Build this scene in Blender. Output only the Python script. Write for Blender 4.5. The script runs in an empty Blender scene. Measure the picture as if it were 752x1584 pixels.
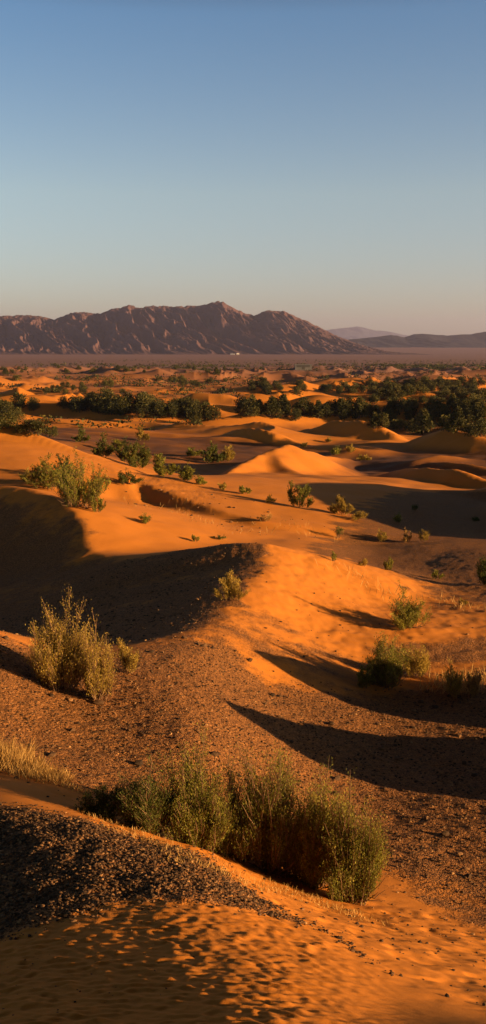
import bpy, math, random
import numpy as np
from mathutils import Vector

rng = np.random.default_rng(7)
random.seed(7)
scene = bpy.context.scene
COL = scene.collection

# ------------------------------------------------------------------ camera
F = 1500.0                       # focal length in pixels of the 752 x 1584 photograph
PITCH = math.atan((792 - 533) / F)
CP, SP = math.cos(PITCH), math.sin(PITCH)
cam = bpy.data.cameras.new('camera')
cam_o = bpy.data.objects.new('camera', cam)
COL.objects.link(cam_o)
cam.sensor_fit = 'VERTICAL'
cam.sensor_height = 36.0
cam.lens = F / 1584 * 36.0
cam.clip_start = 0.05
cam.clip_end = 60000
cam_o.rotation_euler = (math.pi / 2 - PITCH, 0, 0)
scene.camera = cam_o


def ray(px, py):
    u = (np.asarray(px, float) - 376) / F
    v = (792 - np.asarray(py, float)) / F
    dy = CP + v * SP
    return u / dy, (-SP + v * CP) / dy          # x and z per metre of depth


def P(px, py, d):
    rx, rz = ray(px, py)
    return (rx * d, d, rz * d)


# ------------------------------------------------------------------ noise
def _hash(ix, iy, seed):
    h = (ix.astype(np.int64) * 374761393 + iy.astype(np.int64) * 668265263 + seed * 1442695041) & 0xffffffff
    h = ((h ^ (h >> 13)) * 1274126177) & 0xffffffff
    h = h ^ (h >> 16)
    return (h & 0xffffff) / float(0xffffff)


def perlin(x, y, seed=0):
    x = np.asarray(x, float); y = np.asarray(y, float)
    ix, iy = np.floor(x), np.floor(y)
    fx, fy = x - ix, y - iy
    ux = fx * fx * fx * (fx * (fx * 6 - 15) + 10)
    uy = fy * fy * fy * (fy * (fy * 6 - 15) + 10)

    def g(ox, oy):
        a = _hash(ix + ox, iy + oy, seed) * 2 * np.pi
        return np.cos(a) * (fx - ox) + np.sin(a) * (fy - oy)
    a = g(0, 0) * (1 - ux) + g(1, 0) * ux
    b = g(0, 1) * (1 - ux) + g(1, 1) * ux
    return (a * (1 - uy) + b * uy) * 1.5


def fbm(x, y, octv=4, seed=0, gain=.5):
    s = 0; a = 1; f = 1
    for i in range(octv):
        s = s + a * perlin(x * f, y * f, seed + i * 17)
        a *= gain; f *= 2.03
    return s


def sstep(a, b, x):
    t = np.clip((x - a) / (b - a), 0, 1)
    return t * t * (3 - 2 * t)


# ------------------------------------------------------------------ terrain
CTRL = [  # pixel, pixel, depth of ground points
    # the foreground mound, falling away from the camera
    (376, 1584, 3.2), (0, 1584, 3.5), (752, 1584, 3.55), (200, 1500, 4.02), (0, 1480, 4.4), (400, 1500, 4.0), (200, 1584, 3.35),
    (600, 1560, 3.75), (560, 1520, 4.1),
    (0, 1400, 5.12), (200, 1400, 4.95), (300, 1400, 4.95),
    (0, 1245, 7.0), (140, 1272, 6.6), (300, 1322, 6.1), (390, 1385, 5.5), (520, 1450, 4.95), (700, 1555, 4.0),
    # orange band and the shrub row
    (0, 1215, 7.6), (140, 1258, 7.2), (250, 1292, 7.2), (330, 1320, 7.2), (400, 1352, 7.2), (480, 1380, 7.15), (560, 1402, 7.0),
    (640, 1440, 6.2), (752, 1490, 5.4), (752, 1440, 6.9), (700, 1520, 4.55), (752, 1570, 3.9),
    # gravel slope beyond it
    (650, 1350, 8.5), (752, 1380, 8.2), (600, 1300, 9.5), (700, 1250, 10.7), (752, 1200, 12.0), (600, 1200, 12.0), (500, 1250, 10.2),
    (300, 1200, 9.6), (300, 1150, 10.5), (400, 1200, 10.4), (100, 1200, 8.6), (0, 1180, 8.7), (0, 1100, 10.4), (100, 1120, 10.6), (200, 1120, 11),
    (90, 1065, 12), (170, 1080, 11.9), (0, 985, 13.2), (60, 1010, 13.2), (200, 1014, 14), (250, 1010, 14.5), (300, 986, 16.2),
    (350, 1000, 16.3), (400, 1050, 15.2), (500, 1100, 14.4), (600, 1062, 16.5), (740, 1070, 16.3), (752, 1120, 14.5), (450, 1030, 16.6),
    # shaded basin
    (200, 985, 20.5), (120, 985, 20.5), (100, 950, 23.5), (0, 955, 25), (0, 900, 29.5), (100, 885, 27.5), (200, 905, 24), (260, 930, 22), (270, 960, 20),
    (-150, 960, 27), (-150, 880, 34),
    # right flank of the middle dune and its foot
    (450, 930, 21.5), (500, 1000, 18.3), (420, 980, 18.6), (560, 960, 20.5), (640, 970, 20.5), (752, 1000, 19.3), (752, 945, 22.5), (700, 930, 24), (560, 920, 23.5),
    (480, 890, 24),
    # dark plain on the right
    (560, 872, 31.5), (640, 890, 29), (752, 900, 27), (752, 860, 32), (640, 850, 35), (560, 838, 38), (752, 825, 40), (650, 815, 43),
    (640, 795, 49), (560, 800, 46), (752, 800, 47), (520, 790, 47), (650, 768, 60), (752, 775, 58), (560, 775, 58), (470, 790, 46),
    # sunlit flank behind the saddle and the big dune on the left
    (200, 845, 31), (300, 835, 33.5), (400, 828, 36), (500, 845, 34), (250, 792, 41), (170, 800, 36.5), (130, 788, 37.5), (90, 770, 39),
    (240, 770, 45), (300, 790, 42), (400, 800, 41), (60, 745, 41.5), (0, 735, 43), (-80, 735, 43), (180, 764, 43.5), (200, 745, 45.5),
    (0, 690, 50), (60, 705, 48), (-100, 690, 50),
    # behind the big dune
    (200, 705, 92), (300, 722, 84), (350, 745, 72), (420, 765, 62), (480, 770, 58), (100, 668, 120), (0, 655, 128), (-100, 645, 130), (150, 690, 100),
    (260, 690, 105), (400, 730, 82), (330, 700, 100), (400, 690, 115), (520, 745, 76), (600, 745, 76), (700, 748, 74), (752, 758, 70),
    (560, 690, 120), (500, 690, 122), (640, 690, 118), (752, 690, 118), (640, 708, 98), (560, 722, 92), (752, 715, 92), (620, 672, 140),
    (300, 670, 140), (450, 670, 140), (752, 668, 145),
]
WCTRL = [(0, 0, -1.62), (-2.5, 0.5, -2.4), (2.5, .5, -3.0), (0, -8, -1.5), (-8, -6, -2.2), (8, -6, -4.6), (0, -25, -1.5), (-3, 3.5, -3.7), (3.2, 3.6, -3.55),
         (-6, 8, -4.5), (6, 9, -5.2), (9, 16, -6.2), (-9, 15, -4.2), (14, 28, -6.9), (-16, 30, -8.2), (26, 60, -9.6), (40, 100, -11.5), (-26, 50, -5.5),
         (-40, 90, -8), (-45, 130, -12.5), (45, 140, -12.8),
         (5, 3, -4.3), (-5, 3, -4.4), (8, 4, -5.0)]
for d in (160, 190, 240, 320):
    for k in (-.45, -.2, 0, .2, .45):
        WCTRL.append((k * d, d, -13.2 - (d - 160) * .006))


def warp(x, y):
    d = np.sqrt(np.maximum(y, 0) ** 2 + 2.0)
    d = d + np.maximum(-y, 0) * .0
    u = x / (d + 1.2)
    u = .55 * np.tanh(u / .55)
    w = np.log(d) - np.minimum(y, 0) * -.05
    return u * 2.6, w


pts = np.array([P(*c) for c in CTRL] + [tuple(map(float, c)) for c in WCTRL])
cu, cw = warp(pts[:, 0], pts[:, 1])


def tps(r2):
    return .5 * r2 * np.log(r2 + 1e-12)


n = len(pts)
K = tps((cu[:, None] - cu) ** 2 + (cw[:, None] - cw) ** 2)
lam = np.eye(n) * 2e-4
Q = np.stack([np.ones(n), cu, cw], 1)
A = np.block([[K + lam, Q], [Q.T, np.zeros((3, 3))]])
sol = np.linalg.solve(A, np.concatenate([pts[:, 2], np.zeros(3)]))


def base_z(x, y):
    u, w = warp(x, y)
    out = sol[n] + sol[n + 1] * u + sol[n + 2] * w
    for i in range(n):
        out = out + sol[i] * tps((u - cu[i]) ** 2 + (w - cw[i]) ** 2)
    return out


def far_z(x, y):
    # plain: gently falling to the mountains, then rising as a long fan towards the far hills
    z = -13.8 - 16 * sstep(200, 2600, y)
    return z + 34 * sstep(3300, 6500, y)


def catmull(p, step):
    p = np.array(p, float)
    out = []
    for i in range(len(p) - 1):
        p0, p1, p2, p3 = p[max(i - 1, 0)], p[i], p[i + 1], p[min(i + 2, len(p) - 1)]
        m = max(2, int(np.linalg.norm((p2 - p1)[:2]) / step))
        for t in np.arange(m) / m:
            out.append(.5 * ((2 * p1) + (p2 - p0) * t + (2 * p0 - 5 * p1 + 4 * p2 - p3) * t * t + (3 * p1 - p0 - 3 * p2 + p3) * t ** 3))
    out.append(p[-1])
    return np.array(out)


def pix(*a):
    return [P(*q) for q in a]


# dunes: crest line, slope on its left, slope on its right (walking along it), rounding, blend
DUNES = [
    # middle dune, spine coming towards the viewer, then the ridge running back-left to the saddle and up the left dune
    (pix((312, 982, 16.4), (352, 938, 19), (386, 905, 21), (408, 868, 23.4), (400, 845, 25)), .22, .42, .45, .25, (10, 40)),
    (pix((400, 845, 25), (360, 844, 25.2), (300, 853, 25.8), (225, 862, 26.8), (166, 862, 27.8)), .36, .30, .5, .22, (12, 45)),
    (pix((166, 862, 27.8), (140, 846, 28.8), (129, 808, 31), (100, 778, 33.2), (45, 757, 35.5), (-20, 752, 37), (-120, 752, 38)), .48, .24, .16, .22, (15, 55)),
    # big lit dune on the left
    (pix((-200, 590, 58), (-60, 630, 57), (0, 651, 56), (100, 690, 53), (200, 728, 50), (300, 752, 48), (400, 776, 45), (480, 800, 42), (570, 834, 38.3)), .55, .34, .4, .3, (30, 110)),
    (pix((196, 738, 47.5), (250, 758, 44), (330, 786, 40.5), (400, 806, 38.5)), .12, .6, .3, .25, (30, 60)),
    # pointed crescent dune in the middle distance
    (pix((344, 742, 66), (362, 724, 70), (400, 707, 76), (425, 697, 79), (447, 688, 82), (470, 698, 86), (540, 713, 95)), .55, .42, .15, .2, (45, 130)),
    (pix((425, 697, 79), (432, 715, 75), (470, 735, 70), (520, 748, 66)), .36, .42, .3, .4, (45, 130)),
    # rounded dune to the right of it, and the dune at the right edge
    (pix((510, 750, 82), (560, 743, 80), (610, 729, 77), (650, 724, 73), (705, 729, 69), (752, 745, 66), (830, 770, 62)), .45, .6, .25, .2, (45, 130)),
    (pix((540, 718, 120), (590, 708, 117), (640, 690, 113), (676, 676, 109), (704, 668, 105), (740, 678, 101), (800, 692, 98), (900, 700, 96)), .45, .5, .2, .2, (70, 170)),
    (pix((640, 712, 88), (690, 706, 90), (740, 712, 90), (820, 708, 92)), .34, .26, .4, .4, (60, 140)),
    (pix((400, 768, 60), (470, 752, 63), (560, 754, 61), (660, 760, 59), (760, 757, 58), (860, 740, 58)), .25, .24, .6, .4, (40, 100)),
    (pix((290, 694, 125), (340, 681, 121), (380, 676, 117), (425, 686, 112)), .45, .55, .15, .2, (80, 160)),
    (pix((468, 674, 130), (520, 664, 126), (560, 667, 122), (610, 680, 117)), .45, .55, .15, .2, (80, 160)),
    (pix((555, 737, 92), (620, 722, 90), (680, 715, 86), (752, 721, 82), (820, 735, 79)), .45, .55, .15, .2, (60, 130)),
    # dunes right of the frame whose shadows reach into the picture
    ([(5.6, 10.85, -4.05), (6.4, 10.6, -3.8), (8, 10.1, -3.85), (10, 9.5, -4.1)], .8, 2.0, .12, .1, (3, 25)),
    ([(6.0, 14.3, -4.45), (7.0, 14.0, -4.1), (9, 13.4, -4.1), (12, 12.5, -4.3)], .9, 2.0, .15, .1, (6, 30)),
    ([(17, 37, -6.0), (18.5, 41, -4.9), (22, 47, -4.3), (30, 52, -4.3)], .45, .4, .5, .3, (15, 80)),
]
DUNES = [(catmull(c, .14 if c[0][1] < 50 else .5), *r) for c, *r in DUNES]


def smax(a, b, k):
    h = np.clip(.5 + .5 * (a - b) / k, 0, 1)
    return b * (1 - h) + a * h + k * h * (1 - h)


def dune_z(x, y, z):
    for c, sl, sr, rad, k, (y0, y1) in DUNES:
        pad = 3.5 / min(sl, sr)
        m = (y > c[:, 1].min() - pad) & (y < c[:, 1].max() + pad) & (x > c[:, 0].min() - pad) & (x < c[:, 0].max() + pad)
        if not m.any():
            continue
        xs, ys = x[m], y[m]
        best = np.full(xs.shape, -1e9)
        tan = np.gradient(c[:, :2], axis=0)
        tan /= np.linalg.norm(tan, axis=1)[:, None] + 1e-9
        for (cx, cy, cz), (tx, ty) in zip(c, tan):
            dx, dy = xs - cx, ys - cy
            r = np.sqrt(dx * dx + dy * dy)
            side = (tx * dy - ty * dx) / (r + .02)          # +1 left, -1 right
            w = .5 + .5 * np.clip(side * 1.4, -1, 1)
            best = np.maximum(best, cz - (sr * (1 - w) + sl * w) * (np.sqrt(r * r + rad * rad) - rad))
        z[m] = smax(z[m], best, k)
    return z


def in_poly(poly, x, y, soft):
    """smooth 0..1 mask of a ground polygon (list of x, y), softened by about `soft` metres"""
    inside = np.zeros(x.shape, bool)
    dist = np.full(x.shape, 1e9)
    q = np.array(poly)
    for (ax, ay), (bx, by) in zip(q, np.roll(q, -1, 0)):
        c = ((ay > y) != (by > y)) & (x < (bx - ax) * (y - ay) / (by - ay + 1e-12) + ax)
        inside ^= c
        ex, ey = bx - ax, by - ay
        t = np.clip(((x - ax) * ex + (y - ay) * ey) / (ex * ex + ey * ey + 1e-12), 0, 1)
        dist = np.minimum(dist, np.hypot(x - ax - t * ex, y - ay - t * ey))
    sd = np.where(inside, dist, -dist)
    return sstep(-soft, soft, sd)


def gp(*a):
    return [P(*q)[:2] for q in a]


MOUND = gp((-250, 1240, 7.1), (0, 1245, 7.0), (140, 1272, 6.6), (300, 1322, 6.2), (390, 1385, 5.55), (470, 1432, 5.1), (400, 1400, 5.15), (330, 1384, 5.1),
           (200, 1388, 5.0), (110, 1412, 4.8), (0, 1440, 4.65), (-250, 1440, 4.6))
SLOPE = gp((-250, 985, 13.3), (0, 985, 13.4), (200, 1008, 14.3), (300, 985, 16.4), (350, 1012, 16.1), (430, 1058, 15.3), (560, 1082, 15.7), (752, 1045, 17.8), (950, 1040, 18),
           (950, 1450, 7.2), (752, 1432, 7.4), (650, 1385, 7.9), (580, 1330, 8.6), (400, 1250, 8.7), (200, 1232, 8.2), (60, 1215, 8.2), (-250, 1190, 8.6))
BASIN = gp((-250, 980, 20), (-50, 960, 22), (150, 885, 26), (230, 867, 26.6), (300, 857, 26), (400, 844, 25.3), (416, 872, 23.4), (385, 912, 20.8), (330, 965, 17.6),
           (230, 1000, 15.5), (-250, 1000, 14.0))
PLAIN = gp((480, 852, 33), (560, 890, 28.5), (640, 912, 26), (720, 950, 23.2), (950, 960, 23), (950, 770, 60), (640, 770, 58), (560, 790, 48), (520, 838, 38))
DFRONT = gp((290, 985, 16.6), (335, 945, 18.8), (400, 950, 19.6), (470, 985, 18.8), (560, 1015, 18.3), (700, 1000, 19.3), (752, 985, 20), (752, 1060, 17), (560, 1082, 15.7), (430, 1058, 15.3))
EFACE_SHADE = gp((-250, 745, 40), (30, 757, 35.5), (95, 780, 33), (126, 810, 31), (155, 862, 28), (215, 872, 26.3), (190, 910, 24), (60, 985, 20.5), (-50, 975, 21), (-250, 975, 21))
BAND2 = gp((560, 1000, 18.6), (752, 985, 20), (900, 990, 20), (900, 1060, 17), (752, 1030, 18), (600, 1010, 18.4))


def surface(x, y, fine=True):
    z = np.where(y < 420, base_z(x, np.minimum(y, 420)), 0)
    w = sstep(150, 330, y)
    z = z * (1 - w) + far_z(x, y) * w
    global ZBASE
    ZBASE = z.copy()
    z = dune_z(x, y, z)
    # wind-blown dune field of the middle distance
    amp = sstep(85, 150, y) * (1 - sstep(420, 800, y))
    q = x * .9 + y * .22
    wx, wy = fbm(x / 60, y / 60, 2, 3) * 18, fbm(x / 60 + 9, y / 60, 2, 4) * 18
    rd = 1 - np.abs(perlin((x + wx) / 34, (y + wy) / 22, 11))
    rd = np.clip(rd - .35, 0, 1) / .65
    big = sstep(-.25, .35, perlin(x / 120, y / 70, 21))
    z = z + amp * (3.0 * rd ** 1.7 * (.3 + big) + .85 * fbm(x / 20, y / 8, 2, 31) + .5 * (1 - np.abs(perlin(x / 17 + 3, y / 6, 33))) ** 3)
    amp2 = sstep(40, 70, y) * (1 - sstep(90, 150, y))
    z = z + amp2 * .22 * fbm(x / 7, y / 6, 3, 41)
    if not fine:
        return z
    # noise on the unseen dunes right of the frame, added to roughen their shadow edges
    z = z + sstep(4.6, 5.6, x) * (1 - sstep(12, 15, x)) * sstep(7, 9, y) * (1 - sstep(16, 19, y)) * .16 * fbm(x / .8, y / .7, 4, 45, .6)
    g = masks(x, y)
    # low undulation everywhere near
    near = 1 - sstep(40, 80, y)
    z = z + near * (.036 * fbm(x / 2.6, y / 2.2, 3, 51) * sstep(5, 9, y))
    # wind-scalloped sand in the foreground
    rip = (1 - sstep(5.2, 6.2, y)) * (1 - .9 * sstep(.05, .75, x - .12 * (y - 3))) * (1 - g * .6) * sstep(1.0, 2.6, y)
    wv = x + .25 * y
    rr = perlin(x / .095 + .7 * perlin(x / .3, y / .3, 63), (y + .3 * x) / .04 + .7 * perlin(x / .2, y / .2, 64), 61)
    rr = rr + .6 * perlin(x / .05, (y + .2 * x) / .028, 65) + .5 * perlin(x / .3, y / .16, 66)
    z = z + rip * .0115 * np.where(rr > 0, rr, rr * .7)
    # scuffed sand band under the shrubs, and clods on the slopes
    band = in_poly(gp((60, 1225, 8), (560, 1380, 7.6), (900, 1480, 6.6), (900, 1600, 4.2), (700, 1556, 4.05), (520, 1452, 5), (390, 1388, 5.6), (140, 1275, 6.7)), x, y, .25)
    z = z + band * (.015 * fbm(x / .3, y / .24, 3, 71) - .03 * np.clip(perlin(x / .16, y / .12, 73) - .25, 0, 1))
    cl = in_poly(gp((400, 850, 26), (640, 890, 28), (900, 950, 24), (900, 1030, 18.5), (500, 1040, 17), (330, 985, 17)), x, y, 1.0)
    z = z + cl * (.03 * np.clip(fbm(x / .8, y / .5, 3, 81) - .1, 0, 1) + .015 * fbm(x / .35, y / .3, 2, 83))
    z = z + g * .012 * fbm(x / .2, y / .2, 2, 91) * (1 - sstep(25, 45, y))
    # streaks on the slip faces
    st = in_poly(gp((-150, 745, 40), (60, 760, 35), (130, 800, 31.5), (150, 860, 28), (60, 950, 23), (-150, 960, 23)), x, y, 1.0)
    z = z + st * .05 * np.clip(perlin((x * .8 - y * .6) / .5, (x * .6 + y * .8) / 4, 95), 0, 1)
    # eroded bank in the hollow of the left dune
    er = in_poly(gp((150, 745, 48), (195, 733, 51), (240, 750, 50), (330, 785, 44), (300, 800, 40), (180, 770, 43)), x, y, 1.6)
    z = z + er * (.035 * np.clip(fbm(x / 1.1, y / .8, 5, 97, .6), -.6, 1))
    return z


_mcache = {}


def masks(x, y):
    e = .5 * fbm(x / 1.1, y / 1.1, 3, 101)
    ex, ey = x + e * .5, y + e * .7
    g = in_poly(MOUND, x + e * .1, y + e * .2, .16)
    s = in_poly(SLOPE, ex, ey, .9)
    s = s * (1 - .32 * sstep(.15, .6, fbm(x / 2.2 + y * .1, y / .9, 4, 111)))
    g = np.maximum(g, s)
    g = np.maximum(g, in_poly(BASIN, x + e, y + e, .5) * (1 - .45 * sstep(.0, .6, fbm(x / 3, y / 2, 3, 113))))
    df = in_poly(DFRONT, x + e, y + e, 1.3)
    g = np.maximum(g, df * (.52 + .3 * fbm(x / 1.4, y / 1.0, 3, 121)))
    ef = in_poly(EFACE_SHADE, x + e, y + e, 1.2)
    g = np.maximum(g, ef * (.68 + .25 * fbm(x / 2.5, y / 4, 3, 119)))  # grit of the upper face, spread over all of it to paint its shade darker
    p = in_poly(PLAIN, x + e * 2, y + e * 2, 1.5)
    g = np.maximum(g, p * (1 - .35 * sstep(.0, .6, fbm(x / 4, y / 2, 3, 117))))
    g = np.maximum(g, in_poly(BAND2, ex, ey, .5) * .8)
    return g


# the sheet: a fan of rows that widens with distance
rows = list(np.arange(-26, -1.9, .8)) + list(np.arange(-1.2, 1.2, .12))
y = 1.2
while y < 17000:
    rows.append(y)
    y *= 1 + (.003 if y < 7 else .0042 if y < 40 else .006 if y < 150 else .009 if y < 600 else .02)
rows = np.array(rows)
NC = 760
s = np.linspace(-1, 1, NC)
gs = s * (.3 + .7 * s * s)
half = 11 + .45 * np.maximum(rows, 0)
X = gs[None, :] * half[:, None]
Y = np.repeat(rows[:, None], NC, 1)
Z = surface(X.ravel(), Y.ravel()).reshape(X.shape)


def ground_z(x, y):
    """height of the sheet by bilinear lookup"""
    x = np.atleast_1d(np.asarray(x, float)); y = np.atleast_1d(np.asarray(y, float))
    j = np.clip(np.searchsorted(rows, y) - 1, 0, len(rows) - 2)
    fy = np.clip((y - rows[j]) / (rows[j + 1] - rows[j]), 0, 1)
    out = 0
    for jj, wgt in ((j, 1 - fy), (j + 1, fy)):
        t = np.interp(x / half[jj], gs, np.arange(NC))
        i = np.clip(t.astype(int), 0, NC - 2)
        fx = t - i
        out = out + wgt * (Z[jj, i] * (1 - fx) + Z[jj, i + 1] * fx)
    return out


DS = 1.5 * 1.004 ** np.arange(1800)


def hit(px, py):
    """ground point under a direction of view -> x, y, z"""
    rx, rz = ray(px, py)
    h = ground_z(rx * DS, DS)
    b = np.nonzero(h >= rz * DS)[0]
    if len(b) == 0:
        d = 900.0
    else:
        k = max(b[0], 1)
        a0 = rz * DS[k - 1] - h[k - 1]; a1 = rz * DS[k] - h[k]
        d = DS[k - 1] + (DS[k] - DS[k - 1]) * a0 / (a0 - a1 + 1e-9)
    return float(rx * d), float(d), float(ground_z(rx * d, d)[0])


# ------------------------------------------------------------------ mesh helpers
def make_mesh(name, verts, faces, mat=None, smooth=False, fattr=None, vattr=None):
    """verts (n,3), faces (m,k) with one k"""
    verts = np.ascontiguousarray(verts, np.float32)
    faces = np.ascontiguousarray(faces, np.int32)
    me = bpy.data.meshes.new(name)
    m, k = faces.shape
    me.vertices.add(len(verts)); me.loops.add(m * k); me.polygons.add(m)
    me.vertices.foreach_set('co', verts.ravel())
    me.loops.foreach_set('vertex_index', faces.ravel())
    me.polygons.foreach_set('loop_start', np.arange(0, m * k, k, dtype=np.int32))
    me.polygons.foreach_set('use_smooth', np.full(m, smooth))
    for nm, v in (fattr or {}).items():
        at = me.attributes.new(nm, 'FLOAT', 'FACE'); at.data.foreach_set('value', np.asarray(v, np.float32))
    for nm, v in (vattr or {}).items():
        at = me.attributes.new(nm, 'FLOAT', 'POINT'); at.data.foreach_set('value', np.asarray(v, np.float32))
    me.update(calc_edges=True)
    if mat:
        me.materials.append(mat)
    return me


def link(name, me, parent=None, loc=None):
    o = bpy.data.objects.new(name, me)
    COL.objects.link(o)
    if parent:
        o.parent = parent
    if loc is not None:
        o.location = loc
    return o


def tag(o, label=None, cat=None, group=None, kind=None):
    for k, v in (('label', label), ('category', cat), ('group', group), ('kind', kind)):
        if v:
            o[k] = v
    return o


# ------------------------------------------------------------------ materials
def new_mat(name):
    m = bpy.data.materials.new(name)
    m.use_nodes = True
    nt = m.node_tree
    nt.nodes.clear()
    return m, nt, nt.nodes, nt.links


def N(nodes, t, **kw):
    nd = nodes.new(t)
    for k, v in kw.items():
        if k in nd.inputs:
            nd.inputs[k].default_value = v
        else:
            setattr(nd, k, v)
    return nd


def ramp(nodes, stops):
    r = nodes.new('ShaderNodeValToRGB')
    els = r.color_ramp.elements
    while len(els) < len(stops):
        els.new(.5)
    for e, (p, c) in zip(els, stops):
        e.position = p
        e.color = (*c, 1) if len(c) == 3 else c
    return r


def mixc(nodes, links, fac, a, b, blend='MIX'):
    m = nodes.new('ShaderNodeMix'); m.data_type = 'RGBA'; m.blend_type = blend
    for s_, v in ((m.inputs[0], fac), (m.inputs[6], a), (m.inputs[7], b)):
        if hasattr(v, 'is_output'):
            links.new(v, s_)
        elif isinstance(v, tuple):
            s_.default_value = (*v, 1)
        else:
            s_.default_value = v
    return m.outputs[2]


def math_(nodes, links, op, a, b=None, c=None, clamp=False):
    m = nodes.new('ShaderNodeMath'); m.operation = op; m.use_clamp = clamp
    for s_, v in zip(m.inputs, (a, b, c)):
        if v is None:
            continue
        if hasattr(v, 'is_output'):
            links.new(v, s_)
        else:
            s_.default_value = v
    return m.outputs[0]


SAND = (.60, .215, .042)


def ground_material():
    m, nt, nd, lk = new_mat('desert_sand')
    geo = nd.new('ShaderNodeNewGeometry')
    pos = geo.outputs['Position']
    ga = N(nd, 'ShaderNodeAttribute', attribute_name='gravel').outputs['Fac']
    fa = N(nd, 'ShaderNodeAttribute', attribute_name='plain').outputs['Fac']
    # sand
    n1 = N(nd, 'ShaderNodeTexNoise', Scale=.9, Detail=4.0, Roughness=.6); lk.new(pos, n1.inputs['Vector'])
    n2 = N(nd, 'ShaderNodeTexNoise', Scale=60.0, Detail=3.0); lk.new(pos, n2.inputs['Vector'])
    sand = mixc(nd, lk, n1.outputs['Fac'], (.53, .19, .025), (.65, .245, .034))
    sand = mixc(nd, lk, math_(nd, lk, 'MULTIPLY', n2.outputs['Fac'], .3), sand, (.38, .12, .016))
    # gravel: crushed dark stones on sand
    v1 = N(nd, 'ShaderNodeTexVoronoi', Scale=60.0); lk.new(pos, v1.inputs['Vector'])
    v2 = N(nd, 'ShaderNodeTexVoronoi', Scale=22.0); lk.new(pos, v2.inputs['Vector'])
    sep = nd.new('ShaderNodeSeparateColor'); lk.new(v1.outputs['Color'], sep.inputs[0])
    sep2 = nd.new('ShaderNodeSeparateColor'); lk.new(v2.outputs['Color'], sep2.inputs[0])
    gr = ramp(nd, [(0, (.03, .018, .011)), (.4, (.11, .056, .025)), (.75, (.27, .125, .042)), (1, (.48, .22, .065))]); lk.new(sep.outputs[0], gr.inputs[0])
    gr2 = ramp(nd, [(0, (.05, .028, .016)), (.6, (.18, .083, .033)), (1, (.36, .155, .05))]); lk.new(sep2.outputs[0], gr2.inputs[0])
    grav = mixc(nd, lk, .35, gr.outputs[0], gr2.outputs[0])
    n3 = N(nd, 'ShaderNodeTexNoise', Scale=3.0, Detail=6.0, Roughness=.7); lk.new(pos, n3.inputs['Vector'])
    gm = math_(nd, lk, 'ADD', ga, math_(nd, lk, 'MULTIPLY', math_(nd, lk, 'SUBTRACT', n3.outputs['Fac'], .5), .9))
    gmr = ramp(nd, [(.32, (0, 0, 0)), (.62, (1, 1, 1))]); lk.new(gm, gmr.inputs[0])
    gmask = math_(nd, lk, 'MULTIPLY', gmr.outputs[0], math_(nd, lk, 'GREATER_THAN', ga, .02))
    near = mixc(nd, lk, math_(nd, lk, 'MULTIPLY', gmask, .86), sand, grav)
    # mid desert: brown flats between orange dunes, shade painted in; far stony plain
    n4 = N(nd, 'ShaderNodeTexNoise', Scale=.035, Detail=5.0, Roughness=.65); lk.new(pos, n4.inputs['Vector'])
    flat = ramp(nd, [(.30, (0, 0, 0)), (.52, (1, 1, 1))]); lk.new(n4.outputs['Fac'], flat.inputs[0])
    n5 = N(nd, 'ShaderNodeTexNoise', Scale=.5, Detail=5.0, Roughness=.7); lk.new(pos, n5.inputs['Vector'])
    brown = mixc(nd, lk, n5.outputs['Fac'], (.07, .032, .016), (.20, .078, .026))
    fl = N(nd, 'ShaderNodeAttribute', attribute_name='flats').outputs['Fac']
    mid = mixc(nd, lk, math_(nd, lk, 'MULTIPLY', flat.outputs[0], fl), near, brown)
    n6 = N(nd, 'ShaderNodeTexNoise', Scale=.012, Detail=8.0, Roughness=.75); lk.new(pos, n6.inputs['Vector'])
    plain = mixc(nd, lk, n6.outputs['Fac'], (.15, .08, .064), (.31, .165, .122))
    col = mixc(nd, lk, fa, mid, plain)
    # bumps
    b1 = N(nd, 'ShaderNodeTexNoise', Scale=140.0, Detail=2.0); lk.new(pos, b1.inputs['Vector'])
    h = math_(nd, lk, 'ADD', math_(nd, lk, 'MULTIPLY', b1.outputs['Fac'], .12),
              math_(nd, lk, 'MULTIPLY', gmask, math_(nd, lk, 'SUBTRACT', 1.0, v1.outputs['Distance'])))
    h = math_(nd, lk, 'ADD', h, math_(nd, lk, 'MULTIPLY', math_(nd, lk, 'MULTIPLY', gmask, 1.6), math_(nd, lk, 'SUBTRACT', .6, v2.outputs['Distance'])))
    bump = N(nd, 'ShaderNodeBump', Strength=.9, Distance=.012); lk.new(h, bump.inputs['Height'])
    bs = N(nd, 'ShaderNodeBsdfPrincipled', Roughness=.9)
    bs.inputs['Specular IOR Level'].default_value = .15
    lk.new(col, bs.inputs['Base Color']); lk.new(bump.outputs[0], bs.inputs['Normal'])
    out = nd.new('ShaderNodeOutputMaterial'); lk.new(bs.outputs[0], out.inputs[0])
    return m


def stone_material(name='gravel_stone'):
    m, nt, nd, lk = new_mat(name)
    t = N(nd, 'ShaderNodeAttribute', attribute_name='tint').outputs['Fac']
    r = ramp(nd, [(0, (.03, .02, .012)), (.45, (.11, .062, .03)), (.8, (.28, .15, .062)), (1, (.5, .29, .12))]); lk.new(t, r.inputs[0])
    bs = N(nd, 'ShaderNodeBsdfPrincipled', Roughness=.85)
    bs.inputs['Specular IOR Level'].default_value = .15
    lk.new(r.outputs[0], bs.inputs['Base Color'])
    out = nd.new('ShaderNodeOutputMaterial'); lk.new(bs.outputs[0], out.inputs[0])
    return m


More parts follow.
